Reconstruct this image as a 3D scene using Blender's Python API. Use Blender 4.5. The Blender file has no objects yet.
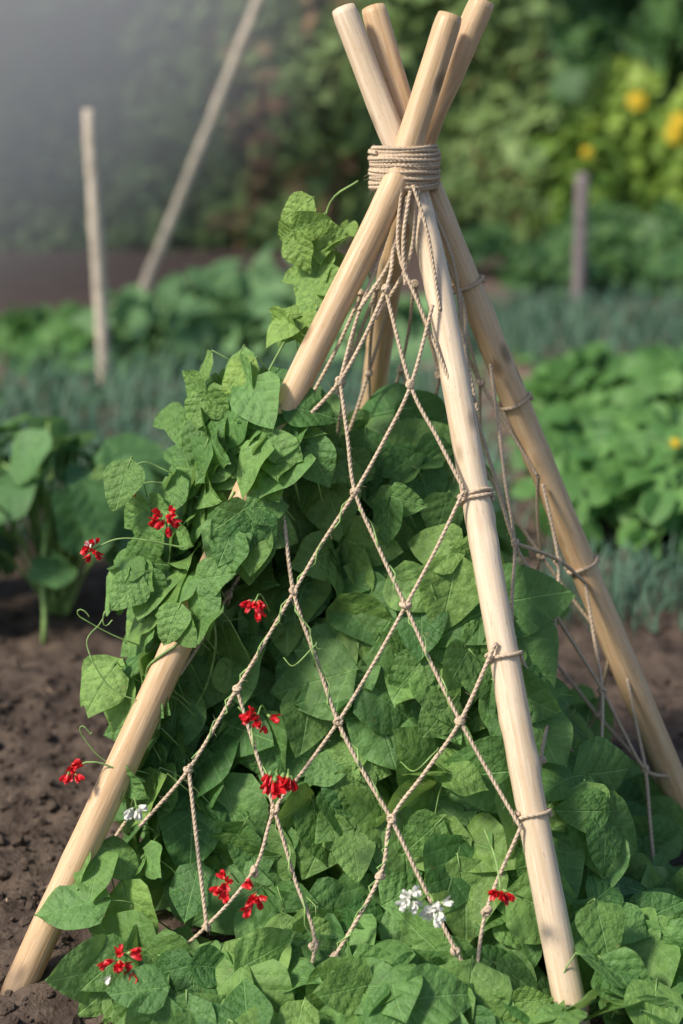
import bpy, math, random
import numpy as np
from mathutils import Vector as V, noise
random.seed(7); rng=np.random.default_rng(11)
sc=bpy.context.scene
R=math.radians

# ---------------------------------------------------------------- helpers
class NT:
    def __init__(s,mat):
        s.t=mat.node_tree; s.n=s.t.nodes; s.l=s.t.links
    def node(s,ty,**k):
        n=s.n.new(ty)
        for a,b in k.items(): setattr(n,a,b)
        return n
    def set(s,sock,v):
        if isinstance(v,bpy.types.NodeSocket): s.l.new(v,sock)
        elif v is not None: sock.default_value=v
    def m(s,op,a,b=None,c=None,clamp=False):
        n=s.node('ShaderNodeMath',operation=op,use_clamp=clamp)
        s.set(n.inputs[0],a)
        if b is not None: s.set(n.inputs[1],b)
        if c is not None: s.set(n.inputs[2],c)
        return n.outputs[0]
    def ss(s,v,a,b,c=0.,d=1.):
        n=s.node('ShaderNodeMapRange',interpolation_type='SMOOTHSTEP')
        s.set(n.inputs[0],v);n.inputs[1].default_value=a;n.inputs[2].default_value=b;n.inputs[3].default_value=c;n.inputs[4].default_value=d
        return n.outputs[0]
    def mix(s,f,a,b,bt='MIX'):
        n=s.node('ShaderNodeMix',data_type='RGBA',blend_type=bt)
        s.set(n.inputs[0],f); s.set(n.inputs[6],a if not isinstance(a,tuple) else (*a[:3],1)); s.set(n.inputs[7],b if not isinstance(b,tuple) else (*b[:3],1))
        return n.outputs[2]
    def noise(s,vec,scale,detail=3,rough=.55,out=0):
        n=s.node('ShaderNodeTexNoise'); s.set(n.inputs['Vector'],vec)
        n.inputs['Scale'].default_value=scale;n.inputs['Detail'].default_value=detail;n.inputs['Roughness'].default_value=rough
        return n.outputs[out]
    def attr(s,name,out='Vector'):
        n=s.node('ShaderNodeAttribute',attribute_name=name); return n.outputs[out]
    def sep(s,v):
        n=s.node('ShaderNodeSeparateXYZ'); s.set(n.inputs[0],v); return n.outputs
    def comb(s,x,y,z):
        n=s.node('ShaderNodeCombineXYZ')
        for i,v in enumerate((x,y,z)): s.set(n.inputs[i],v)
        return n.outputs[0]
    def bump(s,h,strength=.3,dist=.01):
        n=s.node('ShaderNodeBump'); n.inputs['Strength'].default_value=strength;n.inputs['Distance'].default_value=dist
        s.set(n.inputs['Height'],h); return n.outputs[0]
def newmat(name):
    m=bpy.data.materials.new(name); m.use_nodes=True; q=NT(m)
    return m,q,q.n['Principled BSDF'],q.n['Material Output']

def mkmesh(name,verts,faces,mats,attrs=None,midx=None,smooth=True,parent=None):
    me=bpy.data.meshes.new(name)
    verts=np.asarray(verts,dtype=np.float32)
    faces=np.asarray(faces)
    k=faces.shape[1];n=len(faces)
    me.vertices.add(len(verts)); me.vertices.foreach_set('co',verts.ravel())
    me.loops.add(n*k); me.loops.foreach_set('vertex_index',faces.astype(np.int32).ravel())
    me.polygons.add(n); me.polygons.foreach_set('loop_start',np.arange(0,n*k,k,dtype=np.int32))
    me.update(calc_edges=True)
    for m in mats: me.materials.append(m)
    if attrs:
        for an,(ty,data) in attrs.items():
            a=me.attributes.new(an,ty,'POINT')
            a.data.foreach_set('vector' if ty=='FLOAT_VECTOR' else 'value',np.asarray(data,dtype=np.float32).ravel())
    if midx is not None: me.polygons.foreach_set('material_index',np.asarray(midx,dtype=np.int32))
    me.polygons.foreach_set('use_smooth',[smooth]*len(me.polygons))
    me.validate(); me.update()
    ob=bpy.data.objects.new(name,me); sc.collection.objects.link(ob)
    if parent: ob.parent=parent
    return ob
def empty(name):
    e=bpy.data.objects.new(name,None); sc.collection.objects.link(e); e.empty_display_size=.1; return e

def catmull(P,step):
    P=[np.array(p,float) for p in P]
    P=[2*P[0]-P[1]]+P+[2*P[-1]-P[-2]]
    out=[]
    for i in range(1,len(P)-2):
        p0,p1,p2,p3=P[i-1:i+3]; n=max(1,int(np.linalg.norm(p2-p1)/step))
        for k in range(n):
            t=k/n
            out.append(.5*((2*p1)+(-p0+p2)*t+(2*p0-5*p1+4*p2-p3)*t*t+(-p0+3*p1-3*p2+p3)*t**3))
    out.append(P[-2]); return np.array(out)

class Acc:
    def __init__(s): s.v=[];s.f=[];s.n=0;s.a=[];s.m=[]
    def add(s,v,f,a=None,m=0):
        v=np.asarray(v);f=np.asarray(f)
        s.v.append(v);s.f.append(f+s.n);s.n+=len(v)
        s.a.append(a if a is not None else np.zeros((len(v),3)));s.m.append(np.full(len(f),m))
    def build(s,name,mats,attr=None,smooth=True,parent=None):
        return mkmesh(name,np.concatenate(s.v),np.concatenate(s.f),mats,
            {attr:('FLOAT_VECTOR',np.concatenate(s.a))} if attr else None,np.concatenate(s.m),smooth,parent)

def frames(C):
    T=np.gradient(C,axis=0); T/=np.linalg.norm(T,axis=1)[:,None]+1e-12
    up=np.array([0,0,1.]) if abs(T[0][2])<.9 else np.array([1.,0,0])
    n=np.cross(T[0],up); n/=np.linalg.norm(n); N=[n]
    for i in range(1,len(C)):
        n=N[-1]-T[i]*np.dot(N[-1],T[i]); n/=np.linalg.norm(n)+1e-12; N.append(n)
    N=np.array(N); return T,N,np.cross(T,N)
def tube(C,r,sides=8,lobes=0,pitch=.02,lobe=.18,off=0.,cap=True):
    C=np.asarray(C,float); T,N,B=frames(C)
    s=np.concatenate([[0],np.cumsum(np.linalg.norm(np.diff(C,axis=0),axis=1))])
    r=np.broadcast_to(r,(len(C),)) if np.ndim(r)<2 else r
    th=np.arange(sides)/sides*2*np.pi
    tw=th[None,:]+ (s[:,None]*2*np.pi/pitch if lobes else 0)
    rr=r[:,None]*(1+(lobe*(np.abs(np.cos(lobes*th/2))[None,:]-.6) if lobes else 0)) if np.ndim(r)<2 else r
    rr=np.broadcast_to(rr,(len(C),sides))
    v=C[:,None,:]+rr[...,None]*(np.cos(tw)[...,None]*N[:,None,:]+np.sin(tw)[...,None]*B[:,None,:])
    a=np.stack([rr*np.cos(th)[None,:]+off,rr*np.sin(th)[None,:],np.broadcast_to(s[:,None],rr.shape)],-1)
    if cap:
        v=np.concatenate([v[:1]*0+C[0],v,v[:1]*0+C[-1]]); a=np.concatenate([a[:1],a,a[-1:]])
    n=len(v); v=v.reshape(-1,3)
    i=np.arange(n-1)[:,None]*sides; j=np.arange(sides)[None,:]; j2=(j+1)%sides
    f=np.stack([i+j,i+j2,i+sides+j2,i+sides+j],-1).reshape(-1,4)
    return v,f,a.reshape(-1,3)

# ---------------------------------------------------------------- materials
def leaf_mat(name,c1,c2,young,vein=.42,transl=.30,rough=.55,detail=True):
    m,q,b,out=newmat(name)
    at=q.attr('luv'); o=q.sep(at); x,y,rn=o[0],o[1],o[2]
    ax=q.m('ABSOLUTE',x)
    yg=q.attr('yng','Fac')
    col=q.mix(rn,c1,c2)
    geo=q.node('ShaderNodeNewGeometry')
    col=q.mix(yg,col,young)
    if detail:
        cm=q.comb(x,y,q.m('MULTIPLY',rn,30))
        nn=q.noise(cm,5,3)
        col=q.mix(q.ss(nn,.38,.66,0,.35),col,tuple(.62*v for v in c1))
        mid=q.ss(ax,.004,.018,1,0)
        ph=q.m('FRACT',q.m('MULTIPLY',q.m('SUBTRACT',y,q.m('MULTIPLY',ax,.75)),3.9))
        d=q.m('ABSOLUTE',q.m('SUBTRACT',ph,.5))
        lat=q.ss(d,.0,.05,1,0)
        ve=q.m('MAXIMUM',mid,q.m('MULTIPLY',lat,.6))
        col=q.mix(q.m('MULTIPLY',ve,vein),col,tuple(min(1,v*1.6+.04) for v in c2))
        sp=q.ss(nn,.70,.76)
        col=q.mix(q.m('MULTIPLY',sp,.5),col,(.26,.21,.07))
        h=q.m('ADD',q.m('MULTIPLY',q.ss(d,.0,.4),.5),q.m('MULTIPLY',mid,-.6))
        h=q.m('ADD',h,q.m('MULTIPLY',q.noise(cm,9,2),2.2))
        q.set(b.inputs['Normal'],q.bump(h,.65,.0038))
    bf=geo.outputs['Backfacing']
    col=q.mix(q.m('MULTIPLY',bf,.5),col,tuple(v*1.15+.04 for v in c2))
    q.set(b.inputs['Base Color'],col); b.inputs['Roughness'].default_value=rough
    b.inputs['Specular IOR Level'].default_value=.30
    tr=q.node('ShaderNodeBsdfTranslucent'); q.set(tr.inputs['Color'],q.mix(.5,col,tuple(min(1,v*1.5) for v in young)))
    mx=q.node('ShaderNodeMixShader'); mx.inputs[0].default_value=transl
    q.l.new(b.outputs[0],mx.inputs[1]);q.l.new(tr.outputs[0],mx.inputs[2]);q.l.new(mx.outputs[0],out.inputs[0])
    return m
M_bean=leaf_mat('bean_leaf',(.055,.155,.040),(.180,.350,.105),(.31,.46,.10))
M_squash=leaf_mat('squash_leaf',(.07,.175,.06),(.14,.285,.10),(.16,.3,.09))
M_hedge=leaf_mat('climber_leaf',(.15,.26,.08),(.28,.42,.15),(.44,.25,.16),detail=False)
M_dark=leaf_mat('tree_leaf',(.045,.12,.04),(.11,.22,.065),(.1,.2,.04),detail=False)
M_lime=leaf_mat('lime_shrub_leaf',(.14,.27,.05),(.30,.44,.08),(.42,.50,.09),detail=False)
M_crop=leaf_mat('crop_leaf',(.075,.19,.05),(.15,.31,.085),(.15,.3,.08),detail=False)
M_chard=leaf_mat('chard_leaf',(.12,.24,.10),(.20,.36,.15),(.2,.32,.12),detail=False)
M_blue=leaf_mat('leek_leaf',(.06,.14,.095),(.12,.23,.15),(.1,.2,.1),detail=False)

def simple(name,col,rough=.6,var=.3,scale=40,transl=0):
    m,q,b,out=newmat(name)
    geo=q.node('ShaderNodeNewGeometry')
    n=q.noise(geo.outputs['Position'],scale,2)
    c=q.mix(q.ss(n,.3,.7),tuple(v*(1-var) for v in col),tuple(min(1,v*(1+var)) for v in col))
    q.set(b.inputs['Base Color'],c); b.inputs['Roughness'].default_value=rough
    if transl:
        tr=q.node('ShaderNodeBsdfTranslucent'); q.set(tr.inputs['Color'],c)
        mx=q.node('ShaderNodeMixShader'); mx.inputs[0].default_value=transl
        q.l.new(b.outputs[0],mx.inputs[1]);q.l.new(tr.outputs[0],mx.inputs[2]);q.l.new(mx.outputs[0],out.inputs[0])
    return m
M_stem=simple('bean_stem',(.21,.34,.10),.5)
M_red=simple('red_petal',(.66,.014,.022),.45,.35,150,.2)
M_white=simple('white_petal',(.76,.76,.70),.5,.06,150,.2)
M_yel=simple('yellow_petal',(.85,.60,.03),.5,.12,60,.3)
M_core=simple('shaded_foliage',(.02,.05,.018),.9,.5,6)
M_stakeA=simple('weathered_stake',(.58,.50,.40),.8,.2,20)
M_stakeB=simple('grey_post',(.22,.185,.19),.85,.25,20)
M_straw=simple('straw',(.42,.31,.19),.8,.3,60)

def wood_mat(name,base,dark,light):
    m,q,b,out=newmat(name)
    p=q.attr('pc'); o=q.sep(p)
    st=q.comb(q.m('MULTIPLY',o[0],1.),o[1],q.m('MULTIPLY',o[2],.045))
    n1=q.noise(st,260,4,.6); n2=q.noise(st,70,2)
    n3=q.noise(p,5,2)
    c=q.mix(q.ss(n2,.3,.72),dark,base)
    c=q.mix(q.ss(n1,.45,.72,0,.6),c,light)
    c=q.mix(q.ss(n3,.52,.75,0,.45),c,dark)
    n4=q.noise(q.comb(o[0],o[1],q.m('MULTIPLY',o[2],.12)),420,2)
    c=q.mix(q.ss(n4,.63,.72,0,.5),c,tuple(v*.45 for v in dark))
    vo=q.node('ShaderNodeTexVoronoi',feature='F1'); q.set(vo.inputs['Vector'],q.comb(o[0],o[1],q.m('MULTIPLY',o[2],.55))); vo.inputs['Scale'].default_value=13
    kn=q.ss(vo.outputs['Distance'],.06,.21,1,0)
    c=q.mix(q.m('MULTIPLY',kn,.8),c,tuple(v*.40 for v in dark))
    geo=q.node('ShaderNodeNewGeometry'); z=q.sep(geo.outputs['Position'])[2]
    c=q.mix(q.m('MULTIPLY',q.ss(z,.0,.07,1,0),q.ss(n3,.4,.6)),c,(.16,.115,.08))
    q.set(b.inputs['Base Color'],c); b.inputs['Roughness'].default_value=.46; b.inputs['Specular IOR Level'].default_value=.4
    h=q.m('ADD',q.m('MULTIPLY',n1,.5),q.m('ADD',n2,q.m('MULTIPLY',kn,-.8)))
    q.set(b.inputs['Normal'],q.bump(h,.4,.003))
    return m
M_w1=wood_mat('peeled_pole_wood',(.62,.44,.26),(.49,.315,.165),(.72,.56,.38))
M_w2=wood_mat('pale_pole_wood',(.70,.57,.42),(.57,.43,.28),(.80,.69,.54))
def endgrain():
    m,q,b,out=newmat('end_grain')
    o=q.sep(q.attr('pc'))
    r=q.m('SQRT',q.m('ADD',q.m('MULTIPLY',o[0],o[0]),q.m('MULTIPLY',o[1],o[1])))
    w=q.m('SINE',q.m('MULTIPLY',q.m('ADD',r,q.m('MULTIPLY',q.noise(q.attr('pc'),60,2),.004)),2200))
    c=q.mix(q.ss(w,-1,1),(.52,.36,.21),(.66,.50,.33))
    q.set(b.inputs['Base Color'],c); b.inputs['Roughness'].default_value=.8; return m
M_end=endgrain()
def rope_mat():
    m,q,b,out=newmat('jute_twine')
    p=q.attr('pc'); o=q.sep(p)
    n=q.noise(q.comb(o[0],o[1],q.m('MULTIPLY',o[2],.4)),900,2); g=q.node('ShaderNodeNewGeometry'); n2=q.noise(g.outputs['Position'],25,2)
    c=q.mix(q.ss(n,.3,.7),(.43,.325,.225),(.67,.55,.41))
    c=q.mix(q.ss(n2,.4,.7,0,.5),c,(.49,.375,.26))
    q.set(b.inputs['Base Color'],c); b.inputs['Roughness'].default_value=.9; b.inputs['Specular IOR Level'].default_value=.15
    q.set(b.inputs['Normal'],q.bump(n,.4,.0015)); return m
M_rope=rope_mat()
def soil_mat():
    m,q,b,out=newmat('garden_soil')
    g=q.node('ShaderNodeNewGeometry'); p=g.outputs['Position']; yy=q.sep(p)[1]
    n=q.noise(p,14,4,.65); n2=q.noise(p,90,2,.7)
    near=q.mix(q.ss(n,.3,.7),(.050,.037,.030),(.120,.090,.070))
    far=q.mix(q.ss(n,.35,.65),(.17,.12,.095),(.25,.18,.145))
    c=q.mix(q.ss(yy,4.2,8.0),near,far)  # lighter brown far off, with distance haze put into the colour
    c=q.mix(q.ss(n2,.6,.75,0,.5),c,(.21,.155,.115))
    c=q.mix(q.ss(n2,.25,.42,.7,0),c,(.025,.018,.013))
    q.set(b.inputs['Base Color'],c); b.inputs['Roughness'].default_value=.95; b.inputs['Specular IOR Level'].default_value=.1
    q.set(b.inputs['Normal'],q.bump(q.m('ADD',n,q.m('MULTIPLY',n2,.35)),.8,.02)); return m
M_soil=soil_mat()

# ---------------------------------------------------------------- ground
def gh(x,y):
    d=math.hypot(x,y-3.2); k=1/(1+max(0,d-3)*.35)
    return k*(.030*noise.fractal(V((x*3,y*3,1.3)),.8,2.1,4)+.022*noise.fractal(V((x*14,y*14,4.)),.7,2.2,4))
xs=np.concatenate([-np.geomspace(160,1.35,34),np.arange(-1.3,1.3,.018),np.geomspace(1.32,160,34)])
ys=np.concatenate([-np.geomspace(40,.1,10)+1.9,np.arange(1.95,4.6,.018),np.geomspace(4.65,260,60)])
X,Y=np.meshgrid(xs,ys); Z=np.array([[gh(a,b) for a,b in zip(r,s)] for r,s in zip(X,Y)])
nx,ny=len(xs),len(ys); i=np.arange(ny-1)[:,None]*nx+np.arange(nx-1)[None,:]
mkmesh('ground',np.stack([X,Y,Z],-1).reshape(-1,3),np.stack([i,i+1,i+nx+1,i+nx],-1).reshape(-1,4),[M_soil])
t=(1+5**.5)/2
icv=np.array([(-1,t,0),(1,t,0),(-1,-t,0),(1,-t,0),(0,-1,t),(0,1,t),(0,-1,-t),(0,1,-t),(t,0,-1),(t,0,1),(-t,0,-1),(-t,0,1)])/1.9
icf=np.array([(0,11,5),(0,5,1),(0,1,7),(0,7,10),(0,10,11),(1,5,9),(5,11,4),(11,10,2),(10,7,6),(7,1,8),(3,9,4),(3,4,2),(3,2,6),(3,6,8),(3,8,9),(4,9,5),(2,4,11),(6,2,10),(8,6,7),(9,8,1)])
A=Acc()
for k in range(5200):
    x=random.uniform(-1.6,1.9); y=random.choice([random.uniform(1.9,4.6),random.uniform(2.2,8)])
    if k%3==0: x=random.uniform(-1.1,-.35); y=random.uniform(2.3,4)
    s=.003+.016*random.random()**4
    v=icv*np.array([1,random.uniform(.7,1.2),random.uniform(.5,.9)])*s*rng.uniform(.7,1.25,(12,1))
    a=random.random()*6.3; c,d=math.cos(a),math.sin(a)
    v=v@np.array([[c,d,0],[-d,c,0],[0,0,1]])+np.array([x,y,gh(x,y)+s*.25]); A.add(v,icf)
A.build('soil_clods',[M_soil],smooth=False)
A=Acc()
for k in range(90):
    x=random.uniform(-1.0,1.0); y=random.uniform(2.3,4.2); a=random.random()*6.3; l=random.uniform(.01,.045)
    if k==0: x,y,a,l=-.455,2.6,.5,.06
    z=gh(x,y)+.006; dx,dy=math.cos(a)*l/2,math.sin(a)*l/2
    v,f,_=tube([(x-dx,y-dy,z),(x,y,z+.004),(x+dx,y+dy,z)],.0015 if k else .006,6); A.add(v,f)
A.build('straw_debris',[M_straw])

# ---------------------------------------------------------------- trellis
trellis=empty('wooden_tepee_trellis')
PL=[(-.562,2.603,-.03),(-.557,2.606,0.),(-.322,2.764,.485),(-.09,2.92,.967),(.077,3.027,1.294),(.115,3.051,1.388),(.189,3.089,1.616)]
PR=[(.390,2.44,-.03),(.386,2.45,0),(.321,2.603,.325),(.233,2.831,.81),(.175,2.983,1.133),(.141,3.05,1.275),(.119,3.085,1.35),(.078,3.107,1.44),(.003,3.152,1.628)]
RR=[(.740,3.12,-.03),(.495,3.12,.528),(.325,3.12,.924),(.198,3.12,1.222),(.142,3.124,1.356),(.102,3.158,1.478),(.057,3.203,1.629)]
BK=[(-.006,3.757,-.03),(.051,3.419,.7315),(.081,3.276,1.0488),(.112,3.18,1.26),(.154,3.14,1.422),(.198,3.14,1.521),(.251,3.15,1.642)]
def pole(name,P,r0,r1,mat,off):
    C=catmull(P,.012); n=len(C); S=40
    r=np.linspace(r0,r1,n)[:,None]*np.ones((1,S))
    for a in range(n):
        for b in range(S):
            th=b/S*6.2832
            r[a,b]*=1+.045*noise.noise(V((math.cos(th)*.8,math.sin(th)*.8,a*.012*4+off*7)))+.02*noise.noise(V((math.cos(th)*2,math.sin(th)*2,a*.012*18+off*3)))
    for k in range(7):
        ka=random.randint(10,n-10); kb=random.uniform(0,6.28)
        for a in range(max(0,ka-5),min(n,ka+6)):
            for b in range(S):
                dt=(b/S*6.2832-kb+3.1416)%6.2832-3.1416
                r[a,b]+=.0022*math.exp(-((a-ka)/1.6)**2-(dt/.35)**2)+.0006*math.exp(-((a-ka)/1.3)**2)
    r[0]*=.93; r[-1]*=.90; r[-2]*=.975
    v,f,a=tube(C,r,S,off=0)
    a[:,2]+=off*11; 
    a2=a.copy(); a2[:S,:2]=0; a2[-S:,:2]=0
    mi=np.zeros(len(f),int); mi[:S]=1; mi[-S:]=1
    ob=mkmesh(name,v,f,[mat,M_end],{'pc':('FLOAT_VECTOR',a2)},mi,True,trellis)
    fl=np.ones(len(f),bool); fl[:S]=False; fl[-S:]=False
    if len(ob.data.polygons)==len(fl): ob.data.polygons.foreach_set('use_smooth',fl)
    return ob
pole('pole_1',PL,.0280,.0238,M_w1,.3)
pole('pole_2',PR,.0270,.0232,M_w2,1.7)
pole('pole_3',RR,.0290,.0235,M_w1,2.9)
pole('pole_4',BK,.0280,.0238,M_w1,4.4)

rope=Acc(); hair=Acc()
def addrope(C,r=.0034,pitch=.028,hairs=1.):
    C=np.asarray(C,float)
    v,f,a=tube(C,r,12,lobes=3,pitch=pitch,lobe=.36); 
    rope.add(v,f,a)
    L=np.linalg.norm(np.diff(C,axis=0),axis=1).sum()
    for k in range(int(L*260*hairs)):
        i=random.randrange(len(C)); d=rng.normal(size=3); d/=np.linalg.norm(d)
        p=C[i]+d*r*.8; l=random.uniform(.003,.010); e=p+d*l*.6+rng.normal(size=3)*l*.5; w=np.cross(d,rng.normal(size=3)); w=w/np.linalg.norm(w)*.00022
        hair.add(np.array([p-w,p+w,e+w*.3,e-w*.3]),np.array([[0,1,2,3]]))
def strand(P,sag=.003,r=.0034,**k):
    P=[np.array(p,float) for p in P]; Q=[P[0]]
    for a,b in zip(P[:-1],P[1:]):
        L=np.linalg.norm(b-a); n=max(1,int(L/.09))
        for j in range(1,n+1):
            t=j/n; q=a+(b-a)*t
            if j<n: q=q+rng.normal(size=3)*.0016+np.array([0,0,-sag*4*t*(1-t)])
            Q.append(q)
    addrope(catmull(Q,.004),r*random.uniform(.9,1.1),**k)
def wrap(c,ax,rx,ry,n,h,r,jit=.002,tilt=.0):
    ax=np.array(ax,float);ax/=np.linalg.norm(ax)
    ux=np.array([1.,0,0])-ax*ax[0];ux/=np.linalg.norm(ux);uy=np.cross(ax,ux)
    pts=[]
    N=int(n*50)
    ph=[random.random()*6 for _ in range(8)]
    for i in range(N+1):
        t=i/N; th=t*n*2*math.pi
        k=math.floor(th/(2*math.pi))
        rr=1+jit*8*math.sin(th*.37+ph[0])+.012*math.sin(2*th+ph[k%8])
        pts.append(np.array(c)+ux*math.cos(th)*rx*rr+uy*math.sin(th)*ry*rr+ax*((t-.5)*h+tilt*math.cos(th)*rx+.0010*math.sin(3*th+ph[(k+3)%8])))
    addrope(np.array(pts),r,pitch=.026,hairs=1.3)
wrap((.1125,3.085,1.353),(0,0.05,1),.0570,.059,13,.077,.0038)
wrap((.1125,3.085,1.350),(0.05,0.02,1),.0595,.0620,8.3,.064,.0037,tilt=.07)
wrap((.1125,3.085,1.356),(-.05,0.02,1),.0610,.0635,4.6,.050,.0037,tilt=-.10)

tie=np.array([.114,3.07,1.35])
def polept(P,z):
    for a,b in zip(P[:-1],P[1:]):
        if a[2]<=z<=b[2]:
            t=(z-a[2])/(b[2]-a[2]); return np.array(a)+(np.array(b)-np.array(a))*t
    return np.array(P[-1])
def FP(A_,B_):
    A_=np.array(A_);B_=np.array(B_)
    return lambda u,t: tie+t*((1-u)*(A_-tie)+u*(B_-tie))
fF0=FP((-.557,2.606,0),(.386,2.45,0)); fR=FP((.386,2.45,0),(.735,3.12,0)); fB=FP((.735,3.12,0),(-.006,3.757,0)); fL=FP((-.006,3.757,0),(-.557,2.606,0))
fF=lambda u,t: fF0(u,t)+np.array([0,-.026,0.004])*(1 if t>.1 else 0)
def knot(p):
    p=np.array(p)
    for k in range(3):
        n=rng.normal(size=3); n/=np.linalg.norm(n); u=np.cross(n,[.3,.5,.8]);u/=np.linalg.norm(u);w=np.cross(n,u)
        th=np.linspace(0,6.4,18); C=p+.0052*(np.cos(th)[:,None]*u+np.sin(th)[:,None]*w)+rng.normal(size=3)*.0016
        addrope(C,.0034,hairs=.7)
def net(fn,nodes,edges):
    for k,(u,t) in nodes.items():
        if .01<u<.99 and t>.1 and k[0]!='_': knot(fn(u,t))
    for e in edges: strand([fn(*nodes[k]) for k in e])
NF={'_t':(.35,.03),'_t2':(.65,.03),'a':(.236,.26),'_a':(.21,.19),'b':(.445,.148),'c':(.735,.263),'_d':(1.0,.165),'_e':(.02,.335),'f':(.467,.393),'_g':(.03,.365),'_g2':(.166,.42),
 'h':(.307,.515),'i':(.702,.524),'_j':(.975,.385),'_j2':(.99,.56),'k':(.218,.632),'l':(.52,.663),'m':(.851,.653),'n':(.164,.729),'o':(.397,.769),'p':(.67,.77),'_q':(.965,.768),
 'r':(.311,.907),'s':(.380,.839),'t':(.528,.919),'u':(.649,.834),'v':(.80,.911),'w':(.866,.864),'y':(.569,.928),'_z':(.501,1.0),'_w2':(.83,.95),'_k0':(.10,.80),'_r0':(.18,.99),'_v2':(.85,.97)}
EF=[('_t','_a','a'),('_t2','b','a','_e'),('b','c','_j'),('_d','c','f','h','k','n','_k0'),('a','f','i','m','_q'),('_g','_g2','h','l','p','v','_v2'),('_j','i','l','o','s','r','_r0'),
 ('k','o','t','_z'),('n','r'),('_j2','m','p','u','y','_z'),('_q','w','_w2')]
net(fF,NF,EF)
NR={'_t':(.5,.04),'_t2':(.9,.05),'_t3':(.15,.05),'a':(.367,.29),'b':(.400,.474),'c':(.131,.573),'d':(.80,.527),'e':(.29,.677),'_f':(.975,.575),'g':(.748,.707),'h':(.474,.817),'i':(.165,.902),
 'j':(.834,.84),'k':(.635,.963),'l':(.137,.715),'_m':(.02,.40),'_n':(.98,.43),'_o':(.541,1.0),'_p':(.98,.26),'_q':(.02,.77),'_r':(.98,.88),'_s':(.02,.66),'_r2':(.98,.72),'_x':(.98,.17)}
ER=[('_t','a','b','g','j','_r'),('_t2','_x','a','_m'),('_p','b','c','_s'),('_m','c','e','h','k'),('_n','d','e','l','_q'),('_f','g','h','i'),('b','d','_f'),('_r2','j','k','_o'),('i','_o')]
net(fR,NR,ER)
def gennet(fn):
    rows=[.16,.29,.42,.55,.68,.81,.94]
    for i in range(len(rows)-1):
        n=3
        for j in range(n):
            u0=(j+.5*(i%2))/n
            a=fn(min(max(u0,.02),.98),rows[i])
            for du in (-.5,.5):
                u1=u0+du/n
                if -.01<=u1<=1.01: strand([a,fn(min(max(u1,.02),.98),rows[i+1])])
            if .03<u0<.97: knot(a)
gennet(fB);gennet(fL)
strand([(.135,3.02,1.32),(.118,3.0,1.20),(.060,2.98,1.10)],.0)
strand([(.105,3.02,1.33),(.10,2.99,1.22),(.135,2.95,1.13),(.19,2.90,1.0)],.0)
strand([(.125,3.015,1.33),(.15,2.99,1.25),(.172,2.95,1.12)],.0)
strand([(.15,3.05,1.31),(.20,3.05,1.19),(.22,3.03,1.05),(.245,2.99,.93)],.0)
strand([(.115,3.02,1.31),(.085,3.0,1.2),(.03,2.95,1.12)],.0)
strand([(.12,3.01,1.32),(.108,2.985,1.24),(.112,2.97,1.16)],.0)
def polewrap(P,z,n=2.4,r=.0285):
    a=polept(P,z-.03);b=polept(P,z+.03);wrap(polept(P,z),b-a,r+.003,r+.003,n,.0085*n,.0036,jit=0)
for z in (.815,.325,.565): polewrap(PR,z,2.2 if z>.6 else 1.6,.0255 if z>.6 else .0265)
for z in (.60,.92,1.14): polewrap(RR,z,1.5,.0275)
polewrap(PL,.88,1.3,.0262)
rope.build('twine_netting',[M_rope],'pc',parent=trellis)
hair.build('twine_fibres',[M_rope],parent=trellis)

# ---------------------------------------------------------------- leaves
def leaf_base(nu,nv,kind='bean',seed=0):
    r=random.Random(seed)
    us=np.linspace(-1,1,nu); vs=np.linspace(0,1,nv)
    if kind=='bean': 
        kk=r.uniform(.30,.42); W=lambda v:(np.maximum(v,.0)**kk*(1-v)**1.0)*1.08
    elif kind=='round': W=lambda v:(np.maximum(v,.0)**.35*(1-v)**.5)*.86
    elif kind=='long': W=lambda v:(v**.6*(1-v)**.6)*.55
    vv=vs**1.15
    U,Vv=np.meshgrid(us,vv)
    w=W(Vv); x=U*w*(1+.05*np.sin(Vv*9+seed))
    y=Vv.copy()
    if kind!='long': y=y-(.25 if kind=='bean' else .24)*np.abs(U)**1.3*np.exp(-Vv*5)+.0
    if kind=='round': y+=.03*np.sin(U*9+Vv*9)*np.abs(U)
    x=x+r.uniform(-.1,.1)*y*y
    fold=r.uniform(-.05,.35); droop=r.uniform(.03,.48); wav=r.uniform(.02,.07); tw=r.uniform(-.3,.3)
    z=fold*np.abs(x)-droop*y**2*.8+wav*np.sin(y*8+seed*2+U*1.3)*np.abs(U)**1.5+tw*x*y - .35*x*x*r.uniform(-.3,1.6)
    P=np.stack([x,y,z],-1).reshape(-1,3); uv=np.stack([x,y],-1).reshape(-1,2)
    i=np.arange(nv-1)[:,None]*nu+np.arange(nu-1)[None,:]
    F=np.stack([i,i+1,i+nu+1,i+nu],-1).reshape(-1,4)
    return P,uv,F
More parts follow.
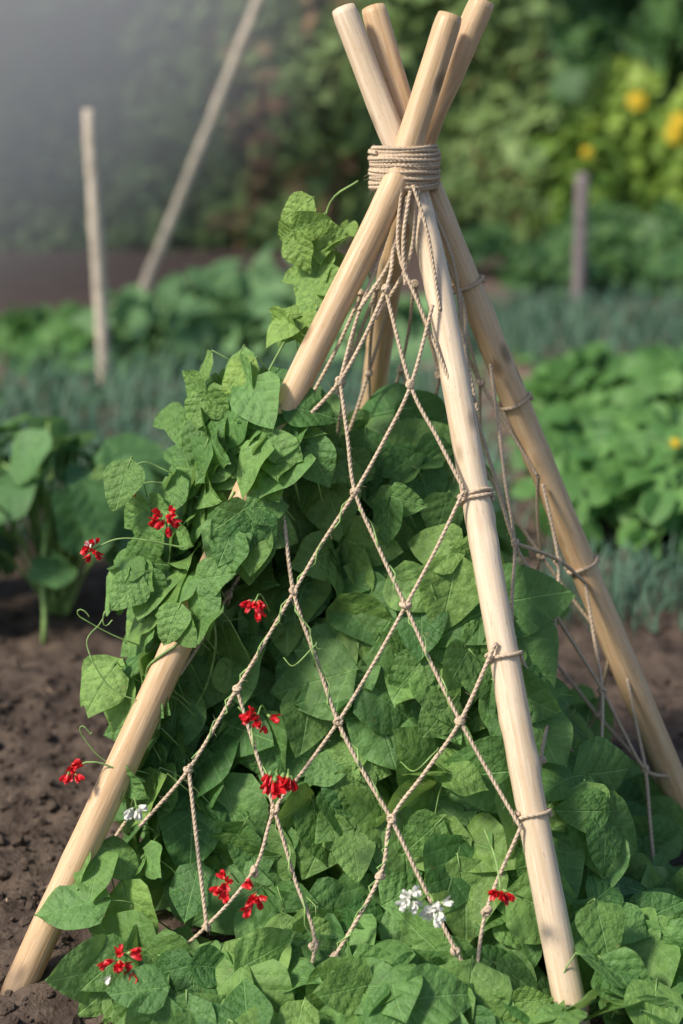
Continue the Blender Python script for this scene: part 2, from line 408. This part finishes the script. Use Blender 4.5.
class Leaves:
    def __init__(s): s.i=[]
    def add(s,base,n,a,L,rn=None,y=0.,centre=False):
        n=np.array(n,float);n/=np.linalg.norm(n)+1e-9
        a=np.array(a,float);a=a-n*np.dot(a,n)
        if np.linalg.norm(a)<1e-3: a=np.cross(n,[1,.3,.2])
        a/=np.linalg.norm(a)
        base=np.array(base,float)
        if centre: base=base-a*L*.45
        s.i.append((base,n,a,L,random.random() if rn is None else rn,y)); return base,a
    def build(s,name,mat,kind='bean',nu=9,nv=10,parent=None):
        base=[leaf_base(nu,nv,kind,k) for k in range(20)]
        F=base[0][2]; m=nu*nv; vs=[];uvs=[];ys=[]
        for k,(b,n,a,L,rn,y) in enumerate(s.i):
            P,uv,_=base[k%20]; sx=np.cross(a,n)
            vs.append(b+L*(P[:,:1]*sx+P[:,1:2]*a+P[:,2:]*n)); uvs.append(np.column_stack([uv,np.full(m,rn)])); ys.append(np.full(m,y))
        N=len(s.i); F=(F[None]+np.arange(N)[:,None,None]*m).reshape(-1,4)
        return mkmesh(name,np.concatenate(vs),F,[mat],{'luv':('FLOAT_VECTOR',np.concatenate(uvs)),'yng':('FLOAT',np.concatenate(ys))},None,True,parent)
def rot(a,n,ang):
    n=np.array(n,float);n/=np.linalg.norm(n);a=np.array(a,float)
    return a*math.cos(ang)+np.cross(n,a)*math.sin(ang)+n*np.dot(n,a)*(1-math.cos(ang))
bean=empty('runner_bean_plant'); BL=Leaves(); stems=Acc()
def stemtube(P,r=.0018,sides=6,step=.012):
    v,f,_=tube(catmull(P,step),r,sides); stems.add(v,f)
def trifol(c,out,L,y=None,roll=None,full=True,root=None):
    if y is None: y=random.random()**3*.55
    n=np.array(out,float)+rng.normal(size=3)*.38; n/=np.linalg.norm(n)
    d=np.array([out[0]*.7,out[1]*.7,-1.0])+rng.normal(size=3)*.5
    if roll is not None: d=rot(d,n,roll)
    b,a=BL.add(c,n,d,L,y=y,centre=True)
    rn=random.random()
    j=b-a*L*.28
    if full:
        for sg in (-1,1):
            if random.random()<.88:
                nn=n+rng.normal(size=3)*.25+rot(a,n,sg*1.4)*random.uniform(.0,.5)
                BL.add(j+rot(a,n,sg*1.4)*.01,nn,rot(a,n,sg*random.uniform(1.1,1.6)),L*random.uniform(.75,.95),rn=rn,y=y)
    rt=np.array(root) if root is not None else j-n*random.uniform(.05,.12)+np.array([0,0,-.05])
    stemtube([b,j,(j+rt)/2+np.array([0,0,.015]),rt],.0013,5,.03)
XL=([-.1,0,.14,.31,.47,.57,.64,.75,.85,.95,1.02],[-.38,-.39,-.41,-.42,-.41,-.38,-.36,-.32,-.27,-.22,-.2])
XR=([-.1,0,.14,.31,.47,.64,.75,.83,.87,.95,1.02],[.58,.58,.50,.43,.36,.27,.21,.12,-.04,-.16,-.18])
xl=lambda z:np.interp(z,*XL); xr=lambda z:np.interp(z,*XR)
def yf(x,z):
    t=1-z/1.35; a=.114+t*(-.557-.114); b=.114+t*(.386-.114)
    w=(x-a)/(b-a+1e-6); wc=min(max(w,-.3),1.3)
    return 3.07-t*(.464+(.62-.464)*wc), w
def poleXL(z): return polept(PL,z)[0]
random.seed(21)
n=0
while n<255:
    z=random.uniform(-.0,.93); x=random.uniform(xl(z),xr(z)); L=.066+.086*random.random()**1.3
    y,w=yf(x,z)
    if w<-.02: off=random.uniform(-.03,.10); L=min(L,.11)
    elif w<.12 and .55<z<.90:
        gap=(.755<z<.84) or (.64<z<.70) or z<.58
        off=random.uniform(.06,.12) if gap else random.uniform(-.07,-.045); L=min(L,.10)
    elif z>.24: off=.095+abs(random.gauss(0,.06))
    elif z>.09: off=random.uniform(.06,.15) if random.random()<.9 else random.uniform(-.03,.02)
    else: off=random.uniform(-.05,.08)
    if w<.02 and z<.56 and x<poleXL(z)+.06: 
        if random.random()<.75: continue
        off=.09
    if abs(w-1)<.09 and z<.4: off=max(off,.07)
    if w>.3 and z>.62 and random.random()<.6: off+=.14
    out=np.array([(x-.02)*1.0,-1.,.85])
    if w<0: out=np.array([-.8,-.7,.8])
    trifol((x,y+off,z),out,L,full=random.random()<.5)
    n+=1
for k in range(240):
    z=random.uniform(.0,.82); x=random.uniform(xl(z)+.05,xr(z)-.02); y,w=yf(x,z)
    trifol((x,y+random.uniform(.20,.42),z),(x*.5,-1,.8),random.uniform(.08,.13),full=random.random()<.5)
for k in range(165):
    z=random.uniform(0.02,.88); y0,_=yf(xl(z),z); y=random.uniform(y0,3.45-z*.25)
    x=xl(z)+random.uniform(.01,.07)+max(0,(y-3.1))*.5
    trifol((x,y,z),(-1,-.25,.6),random.uniform(.065,.11),full=random.random()<.6)
for k in range(130):
    z=random.uniform(0.02,.80); x=random.uniform(xl(z)+.05,xr(z)); trifol((x,3.52-.35*z+random.uniform(-.08,.03),z),(x*.5,1,.6),random.uniform(.08,.12),full=random.random()<.6)
for k in range(185):
    x=random.uniform(.30,.76); y=random.uniform(2.40,3.2); top=np.interp(x,[.3,.42,.55,.64,.86],[.34,.25,.11,.045,.03])
    z=top*random.uniform(.2,1.)
    if abs(x-.36)<.07 and y<2.62: continue
    if x>.6 and y>2.85: continue
    if y<2.6 : z*=.6
    trifol((x,y,z),(.15,-.6,.9),random.uniform(.066,.135),full=random.random()<.6)
for k in range(70):
    x=random.uniform(-.36,.33); y=random.uniform(2.36,2.54); z=random.uniform(.010,.05)
    trifol((x,y,z),(0,-.6,.9),random.uniform(.070,.135),full=random.random()<.6)
for c,r_,n_,yy in [((-.045,3.12,1.245),.028,6,.9),((-.035,3.11,1.18),.015,3,.7),((-.055,3.09,1.11),.015,2,.8),((-.11,3.07,1.06),.022,3,.8),((-.215,3.0,.975),.035,5,.8),((-.20,2.98,.94),.03,3,.4),((-.14,2.87,.86),.025,3,.25),((-.22,2.95,.88),.04,4,.3),((-.31,2.9,.77),.04,4,.25),((-.36,2.85,.64),.04,4,.2),((-.43,2.8,.47),.015,2,.5),((-.42,2.62,.17),.03,2,.25)]:
    for k in range(n_):
        trifol(np.array(c)+rng.normal(size=3)*r_,(-.5,-.8,.6),random.uniform(.045,.075) if c[2]>.95 else random.uniform(.06,.09),y=yy*random.uniform(.4,1),full=random.random()<.5)
for z0,dx in ((.895,-.01),(.88,.02),(.865,-.02),(.745,0),(.725,.02),(.615,.02),(.61,-.03),(.60,.0)):
    c=polept(PL,z0)+np.array([dx,-.055+random.uniform(-.01,.01),.0])
    trifol(c,(-.3,-1,.7),random.uniform(.06,.088),y=random.uniform(0,.3),full=random.random()<.35)
BL.add((-.42,2.60,.165),(-.2,-.5,1),(-1,-.1,-.1),.11,rn=.7); stemtube([(-.42,2.6,.165),(-.36,2.62,.15),(-.3,2.7,.05)],.0016)
pts=[]
for j in range(22):
    z=.42+j*.026; th=j*.8
    pts.append(polept(PL,z)+np.array([math.cos(th)*.034,math.sin(th)*.034,0]))
stemtube(pts,.0024)
pts=[(-.28,2.9,.02)]+[(-.3+.02*math.sin(j*1.7)+j*.012,2.86+.02*math.cos(j*2.1),.1+j*.09) for j in range(9)]
stemtube(pts,.0024)
for kk in (('h','k','n'),('f','h','l'),('m','i','f'),('p','l','h'),('t','o','k'),('y','u','p')):
    P=[]
    A_=[fF(*NF[k]) for k in kk]
    for a,b in zip(A_[:-1],A_[1:]):
        for j in range(7):
            th=j*1.6+len(P); P.append(a+(b-a)*j/7+np.array([math.cos(th)*.008,math.sin(th)*.008,0]))
    stemtube(P,.0016,5)
stemtube([(-.20,2.95,.86),(-.13,3.03,1.0),(-.06,3.09,1.12),(-.04,3.12,1.2),(-.02,3.12,1.29),(.03,3.1,1.33)],.0022)
def tendril(P,curl=.012,turns=2):
    P=[np.array(p,float) for p in P]; e=P[-1]; d=P[-1]-P[-2]; d/=np.linalg.norm(d)
    for i in range(1,int(turns*8)):
        th=i/8*6.28; rr=curl*(1-i/(turns*9)); P.append(e+d*rr*math.sin(th)+np.array([0,0,1])*rr*(1-math.cos(th))*.9+np.array([0.002*i,0,0]))
    stemtube(P,.0012,5,.006)
tendril([(-.33,2.75,.46),(-.40,2.74,.50),(-.44,2.76,.57),(-.42,2.78,.60)],.014,1.6)
tendril([(-.32,2.85,.52),(-.40,2.83,.56),(-.46,2.82,.60)],.010,1.2)
tendril([(-.30,2.9,.84),(-.35,2.9,.86),(-.38,2.9,.83)],.008,1)
tendril([(-.33,2.75,.33),(-.41,2.72,.37),(-.45,2.72,.42)],.010,1.4)
tendril([(-.10,2.75,.55),(-.08,2.66,.57),(-.05,2.66,.60)],.008,1.2)
tendril([(.10,2.65,.40),(.12,2.57,.42),(.15,2.57,.45)],.008,1.2)
for k in range(3):
    x0=random.uniform(-.3,.3); stemtube([(x0,2.75,.02),(x0+.05,2.6,.06),(x0+random.uniform(-.06,.1),2.5,.06),(x0+random.uniform(-.06,.15),2.42,.03)],.002)
BL.build('bean_leaves',M_bean,'bean',9,10,parent=bean)
# flowers
fl=Acc()
def petal(c,n,a,w,l,cup,m):
    us=np.linspace(-1,1,7);vs=np.linspace(0,1,7);U,Vv=np.meshgrid(us,vs)
    W=(Vv**.5*(1.02-Vv)**.35); x=U*W*w;y=Vv*l*(1-.08*(1-np.abs(U)));z=cup*(x*x/w+ (y-.5*l)**2/l)
    n=np.array(n,float);n/=np.linalg.norm(n);a=np.array(a,float);a-=n*np.dot(a,n);a/=np.linalg.norm(a)+1e-9;s=np.cross(a,n)
    v=np.array(c)+x[...,None]*s+y[...,None]*a+z[...,None]*n
    i=np.arange(6)[:,None]*7+np.arange(6)[None,:]
    fl.add(v.reshape(-1,3),np.stack([i,i+1,i+8,i+7],-1).reshape(-1,4),m=m)
def floret(c,d,s,m):
    d=np.array(d,float);d/=np.linalg.norm(d); u=np.cross(d,rng.normal(size=3));u/=np.linalg.norm(u);w=np.cross(d,u)
    petal(c,-d*.55+u*.8,u*.55+d*.75,s*.66,s*1.15,.8,m)
    petal(c,w*.9-u*.1,d+w*.35,s*.5,s*1.1,-.9,m)
    petal(c,-w*.9-u*.1,d-w*.35,s*.5,s*1.1,-.9,m)
    petal(c,-u,d-u*.25,s*.45,s*.95,1.0,m)
    v,f,_=tube([np.array(c)-d*s*.35,np.array(c)-d*.05*s,np.array(c)+d*s*.2],[s*.10,s*.2,s*.16],6); stems.add(v,f)
def cluster(p,n,s=.017,m=0,hang=.3,spread=.016,root=None,white=0):
    p=np.array(p,float)
    for k in range(n):
        o=rng.normal(size=3)*spread; o[1]-=.006
        d=o/np.linalg.norm(o)+np.array([0,-.6,-hang])
        floret(p+o*.7,d,s*random.uniform(.75,1.15),1 if k<white else m)
    rt=np.array(root) if root is not None else p+np.array([random.uniform(-.03,.03),.12,-.06])
    stemtube([p,p+(rt-p)*.35+np.array([0,0,.02]),rt],.0016)
cluster((-.375,2.93,.806),5,.013,spread=.007,root=(-.22,2.90,.78))
cluster((-.299,2.80,.786),9,.016,spread=.012)
cluster((-.435,2.83,.720),8,.014,spread=.010,root=(-.27,2.84,.72),white=2)
cluster((-.144,2.68,.676),7,.016,spread=.008)
cluster((-.14,2.645,.488),8,.017,spread=.011)
for dx in (-.010,.011):
    cluster((-.1+dx,2.60,.394-abs(dx)*.3),5,.022,hang=2.4,spread=.008)
cluster((-.467,2.70,.366),6,.015,spread=.009,root=(-.34,2.70,.34))
cluster((-.343,2.60,.338),7,.015,m=1,spread=.009)
cluster((-.19,2.515,.242),8,.016,spread=.010)
cluster((-.141,2.49,.232),9,.016,spread=.012)
cluster((.112,2.45,.250),9,.016,m=1,spread=.008); cluster((.150,2.45,.238),9,.018,m=1,spread=.008)
cluster((.258,2.47,.252),6,.016,spread=.007,root=(.24,2.6,.30))
cluster((-.361,2.45,.135),11,.017,spread=.015,white=1)
fl.build('bean_flowers',[M_red,M_white],parent=bean)
stems.build('bean_stems',[M_stem],parent=bean)

# ---------------------------------------------------------------- squash plant at left
sq=empty('squash_plant')
def bigplant(cx,cy,H,n,L0,L1,rad,LV,ST,up=.9):
    for k in range(n):
        a=random.uniform(0,6.28); r=rad*random.random()**.6; h=H*random.uniform(.35,1)*(1-.25*r/rad)
        p=np.array([cx+math.cos(a)*r,cy+math.sin(a)*r,h]); o=np.array([math.cos(a)*.6,math.sin(a)*.6-.25,up])+rng.normal(size=3)*.25
        b,ax=LV.add(p,o,(math.cos(a),math.sin(a),-.6),random.uniform(L0,L1),centre=True)
        v,f,_=tube(catmull([b,b*.5+np.array([cx,cy,h*.55])*.5,(cx+random.uniform(-.03,.03),cy,0)],.03),.005,6); ST.add(v,f)
SL=Leaves();SS=Acc()
bigplant(-.80,4.5,.62,48,.11,.21,.34,SL,SS); bigplant(-1.25,4.5,.60,30,.14,.22,.36,SL,SS); bigplant(-1.7,4.7,.5,22,.14,.21,.35,SL,SS)
v,f,_=tube(catmull([(-.80,4.28,0),(-.795,4.3,.08),(-.805,4.34,.16),(-.80,4.42,.30)],.03),.007,8);SS.add(v,f)
SL.build('squash_leaves',M_squash,'round',9,9,parent=sq);SS.build('squash_stems',[M_stem],parent=sq)

# ---------------------------------------------------------------- crop rows & background vegetation
def mass(name,mat,N,fn,L0,L1,kind='bean',nu=3,nv=5,up=.6,ypat=None,parent=None):
    LV=Leaves()
    for k in range(N):
        p=fn(); o=np.array([random.gauss(-.1,.6),random.gauss(-.5,.5),up+random.gauss(0,.3)])
        LV.add(p,o,(random.gauss(0,.7),random.gauss(-.3,.7),-.6),random.uniform(L0,L1),y=ypat(p) if ypat else 0)
    return LV.build(name,mat,kind,nu,nv,parent)
def blades(name,mat,N,fn,h0,h1,w):
    n=4; vs=[];F=[];uv=[]
    for k in range(N):
        x,y=fn(); h=random.uniform(h0,h1); a=random.uniform(0,6.28); lean=random.uniform(.1,.9)*h; d=np.array([math.cos(a),math.sin(a),0]); s=np.array([-d[1],d[0],0])*w*random.uniform(.6,1.3)
        t=np.linspace(0,1,n)[:,None]; C=np.array([x,y,0])+d*lean*t**2+np.array([0,0,1])*h*(t-.25*t**3)
        ww=s*(1-t**2*.95); v=np.stack([C-ww,C+ww],1).reshape(-1,3); b=len(vs)*2*n
        vs.append(v)
        for i in range(n-1): F.append((b+2*i,b+2*i+1,b+2*i+3,b+2*i+2))
        uv.append(np.tile([0,.5,random.random()],(2*n,1)))
    return mkmesh(name,np.concatenate(vs),np.array(F),[mat],{'luv':('FLOAT_VECTOR',np.concatenate(uv)),'yng':('FLOAT',np.zeros(len(vs)*2*n))})
U=random.uniform
blades('leek_row',M_blue,4600,lambda:(U(-3.2,.55),random.choice([5.2,5.7,6.25,6.8,7.3])+random.gauss(0,.09)),.18,.34,.006)
blades('onion_row',M_blue,1500,lambda:(U(.60,2.2),random.choice([4.55,4.8])+random.gauss(0,.11)),.06,.20,.0035)
blades('carrot_row',M_blue,3000,lambda:(U(.5,4.0),random.choice([8.3,8.7,9.1,9.5])+random.gauss(0,.14)),.15,.28,.006)
def clumpfn(xa,xb,ya,yb,h,cs):
    cl=[(U(xa,xb),U(ya,yb),U(.6,1)) for _ in range(cs)]
    def f():
        c=random.choice(cl); a=U(0,6.28); r=.28*random.random()**.5
        return np.array([c[0]+math.cos(a)*r,c[1]+math.sin(a)*r,h*c[2]*(1-(r/.3)**2*.5)*U(.45,1)])
    return f
mass('strawberry_patch',M_crop,5600,clumpfn(.90,2.6,5.15,7.3,.40,54),.06,.12,'round',5,5,.9)
mass('potato_row',M_dark,4200,clumpfn(.9,4.4,9.9,12.4,.42,42),.07,.14,up=.9)
mass('chard_row',M_chard,620,clumpfn(-1.0,.3,7.9,9.2,.52,18),.14,.28,'long',5,6,.9)
mass('cabbage_row',M_crop,160,clumpfn(-1.6,-1.2,7.9,8.6,.30,3),.10,.18,'round',5,6,.9)
def hedgefn(xa,xb,y0,th,H,seed):
    def f():
        x=U(xa,xb); h=H*(.78+.3*noise.noise(V((x*.7,seed,0))))
        z=h*random.random()**.8
        y=y0-th*(.6+.6*noise.noise(V((x*1.2,z*1.2,seed))))*(1-.35*z/h)+U(-.12,.12)
        return np.array([x,y,z])
    return f
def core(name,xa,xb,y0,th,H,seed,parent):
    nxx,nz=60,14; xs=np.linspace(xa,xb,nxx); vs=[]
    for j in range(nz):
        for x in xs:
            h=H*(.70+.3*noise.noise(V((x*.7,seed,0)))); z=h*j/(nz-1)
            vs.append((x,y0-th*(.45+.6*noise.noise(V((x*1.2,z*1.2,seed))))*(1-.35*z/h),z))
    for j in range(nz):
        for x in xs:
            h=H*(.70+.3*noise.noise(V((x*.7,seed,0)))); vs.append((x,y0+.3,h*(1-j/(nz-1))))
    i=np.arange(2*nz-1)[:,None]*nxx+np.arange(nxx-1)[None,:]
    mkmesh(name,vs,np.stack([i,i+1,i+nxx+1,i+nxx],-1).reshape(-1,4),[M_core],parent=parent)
def redp(p):
    if -1.0<p[0]<.05 and p[2]<1.9 and noise.noise(V((p[0]*2.5,p[2]*2.5,9)))>.10 and random.random()<.6: return U(.5,1)
    return U(.6,1) if random.random()<.02 else 0
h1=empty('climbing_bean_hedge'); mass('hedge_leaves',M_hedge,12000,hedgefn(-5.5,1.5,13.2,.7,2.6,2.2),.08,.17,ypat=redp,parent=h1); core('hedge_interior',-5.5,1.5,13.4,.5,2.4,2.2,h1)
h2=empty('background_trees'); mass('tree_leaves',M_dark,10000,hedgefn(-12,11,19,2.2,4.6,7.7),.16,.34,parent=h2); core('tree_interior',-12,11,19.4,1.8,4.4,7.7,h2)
h3=empty('flowering_shrub')
def shr():
    cx,cy,h=random.choice([(1.65,12.9,1.05),(2.15,13.2,1.4),(2.75,12.9,1.35),(3.4,13.,1.45),(4.1,13,1.1)])
    a=U(0,6.28);e=math.asin(U(0,1)); r=random.random()**.35
    return np.array([cx+math.cos(a)*math.cos(e)*r*.5,cy+math.sin(a)*math.cos(e)*r*.5,.15+math.sin(e)*r*(h-.15)])
mass('shrub_leaves',M_lime,7000,shr,.06,.14,parent=h3,ypat=lambda p:max(0,p[2]-.6)*.8*random.random())
fl=Acc()
for (x,y,z) in [(2.07,12.25,1.09),(2.38,12.25,.95),(1.73,12.2,.74),(2.36,12.3,.86),(3.3,12.3,1.2),(3.0,12.3,.9),(1.03,5.1,.36)]:
    s=(.078 if x!=1.73 else .045) if y>10 else .018
    for k in range(9): petal((x,y,z),(math.cos(k*.7)*.3,-1,math.sin(k*.7)*.3+.3),(math.cos(k*.7),-.1,math.sin(k*.7)),s*.35,s,.2,0)
    if y>10:
        v,f,_=tube([(x,y+.02,z),(x+.02,y+.3,z-.1),(x+.05,y+.6,z-.3)],.006,5); fl.add(v,f,m=1)
fl.build('shrub_flowers',[M_yel,M_stem],parent=h3)
mass('weeds',M_crop,900,lambda:np.array([U(-3,3.5),U(4.9,8.4),U(.01,.07)]),.03,.07,up=1.2)

# stakes
def stake(name,P,r,mat,sides=10):
    C=catmull(P,.06); rr=np.full((len(C),sides),r)*(1+.06*rng.normal(size=(len(C),1)))
    rr[-1]*=.8
    v,f,_=tube(C,rr,sides); return mkmesh(name,v,f,[mat])
stake('garden_stake',[(-1.09,7.7,-.05),(-1.10,7.7,.6),(-1.115,7.7,1.24)],.030,M_stakeA)
stake('garden_stake',[(-1.19,9.2,-.05),(-.735,9.18,1.0),(-.20,9.15,2.25)],.030,M_stakeA)
stake('fence_post',[(1.385,9.9,-.05),(1.385,9.9,.4),(1.38,9.9,.78)],.040,M_stakeB)

# ---------------------------------------------------------------- scattering haze added to stand for the sun glow, densest in its middle
bpy.ops.mesh.primitive_uv_sphere_add(segments=32,ring_count=16,location=(-3.3,10.6,2.0)); o=bpy.context.object; o.name='sun_glow_haze'; o.scale=(3.7,4.6,2.6)
m=bpy.data.materials.new('sun_glow_haze'); m.use_nodes=True; q=NT(m); q.n.remove(q.n['Principled BSDF'])
tc=q.node('ShaderNodeTexCoord'); ln=q.node('ShaderNodeVectorMath',operation='LENGTH'); q.l.new(tc.outputs['Object'],ln.inputs[0])
fo=q.ss(ln.outputs['Value'],0.15,1,1,0)
vs=q.node('ShaderNodeVolumeScatter'); q.set(vs.inputs['Density'],q.m('MULTIPLY',fo,.55)); vs.inputs['Anisotropy'].default_value=-.2; vs.inputs['Color'].default_value=(1,1,1,1)
q.l.new(vs.outputs[0],q.n['Material Output'].inputs['Volume']); o.data.materials.append(m)

# ---------------------------------------------------------------- light
w=bpy.data.worlds.new('World'); sc.world=w; w.use_nodes=True
wn=w.node_tree.nodes; bg=wn['Background']; sky=wn.new('ShaderNodeTexSky'); sky.sky_type='NISHITA'; sky.sun_disc=False
d=V((-.62,-.34,.72)).normalized()
sky.sun_elevation=math.asin(d.z); sky.sun_rotation=math.atan2(d.x,d.y); sky.air_density=1.0; sky.dust_density=1.5
w.node_tree.links.new(sky.outputs[0],bg.inputs[0]); bg.inputs[1].default_value=.15
sun=bpy.data.lights.new('sun','SUN'); sun.energy=5.0; sun.angle=R(10); sun.color=(1,.91,.78)
so=bpy.data.objects.new('sun',sun); sc.collection.objects.link(so); so.rotation_euler=d.to_track_quat('Z','Y').to_euler()

# ---------------------------------------------------------------- camera
cam=bpy.data.cameras.new('camera'); co=bpy.data.objects.new('camera',cam); sc.collection.objects.link(co)
co.location=(0,0,1.6); co.rotation_euler=(R(90-16),0,0)
cam.sensor_fit='VERTICAL'; cam.sensor_height=36; cam.lens=1700/1024*36; cam.clip_end=1000
cam.dof.use_dof=True; cam.dof.focus_distance=2.92; cam.dof.aperture_fstop=1.7
sc.camera=co
sc.view_settings.view_transform='Standard'; sc.view_settings.look='None'; sc.view_settings.exposure=0
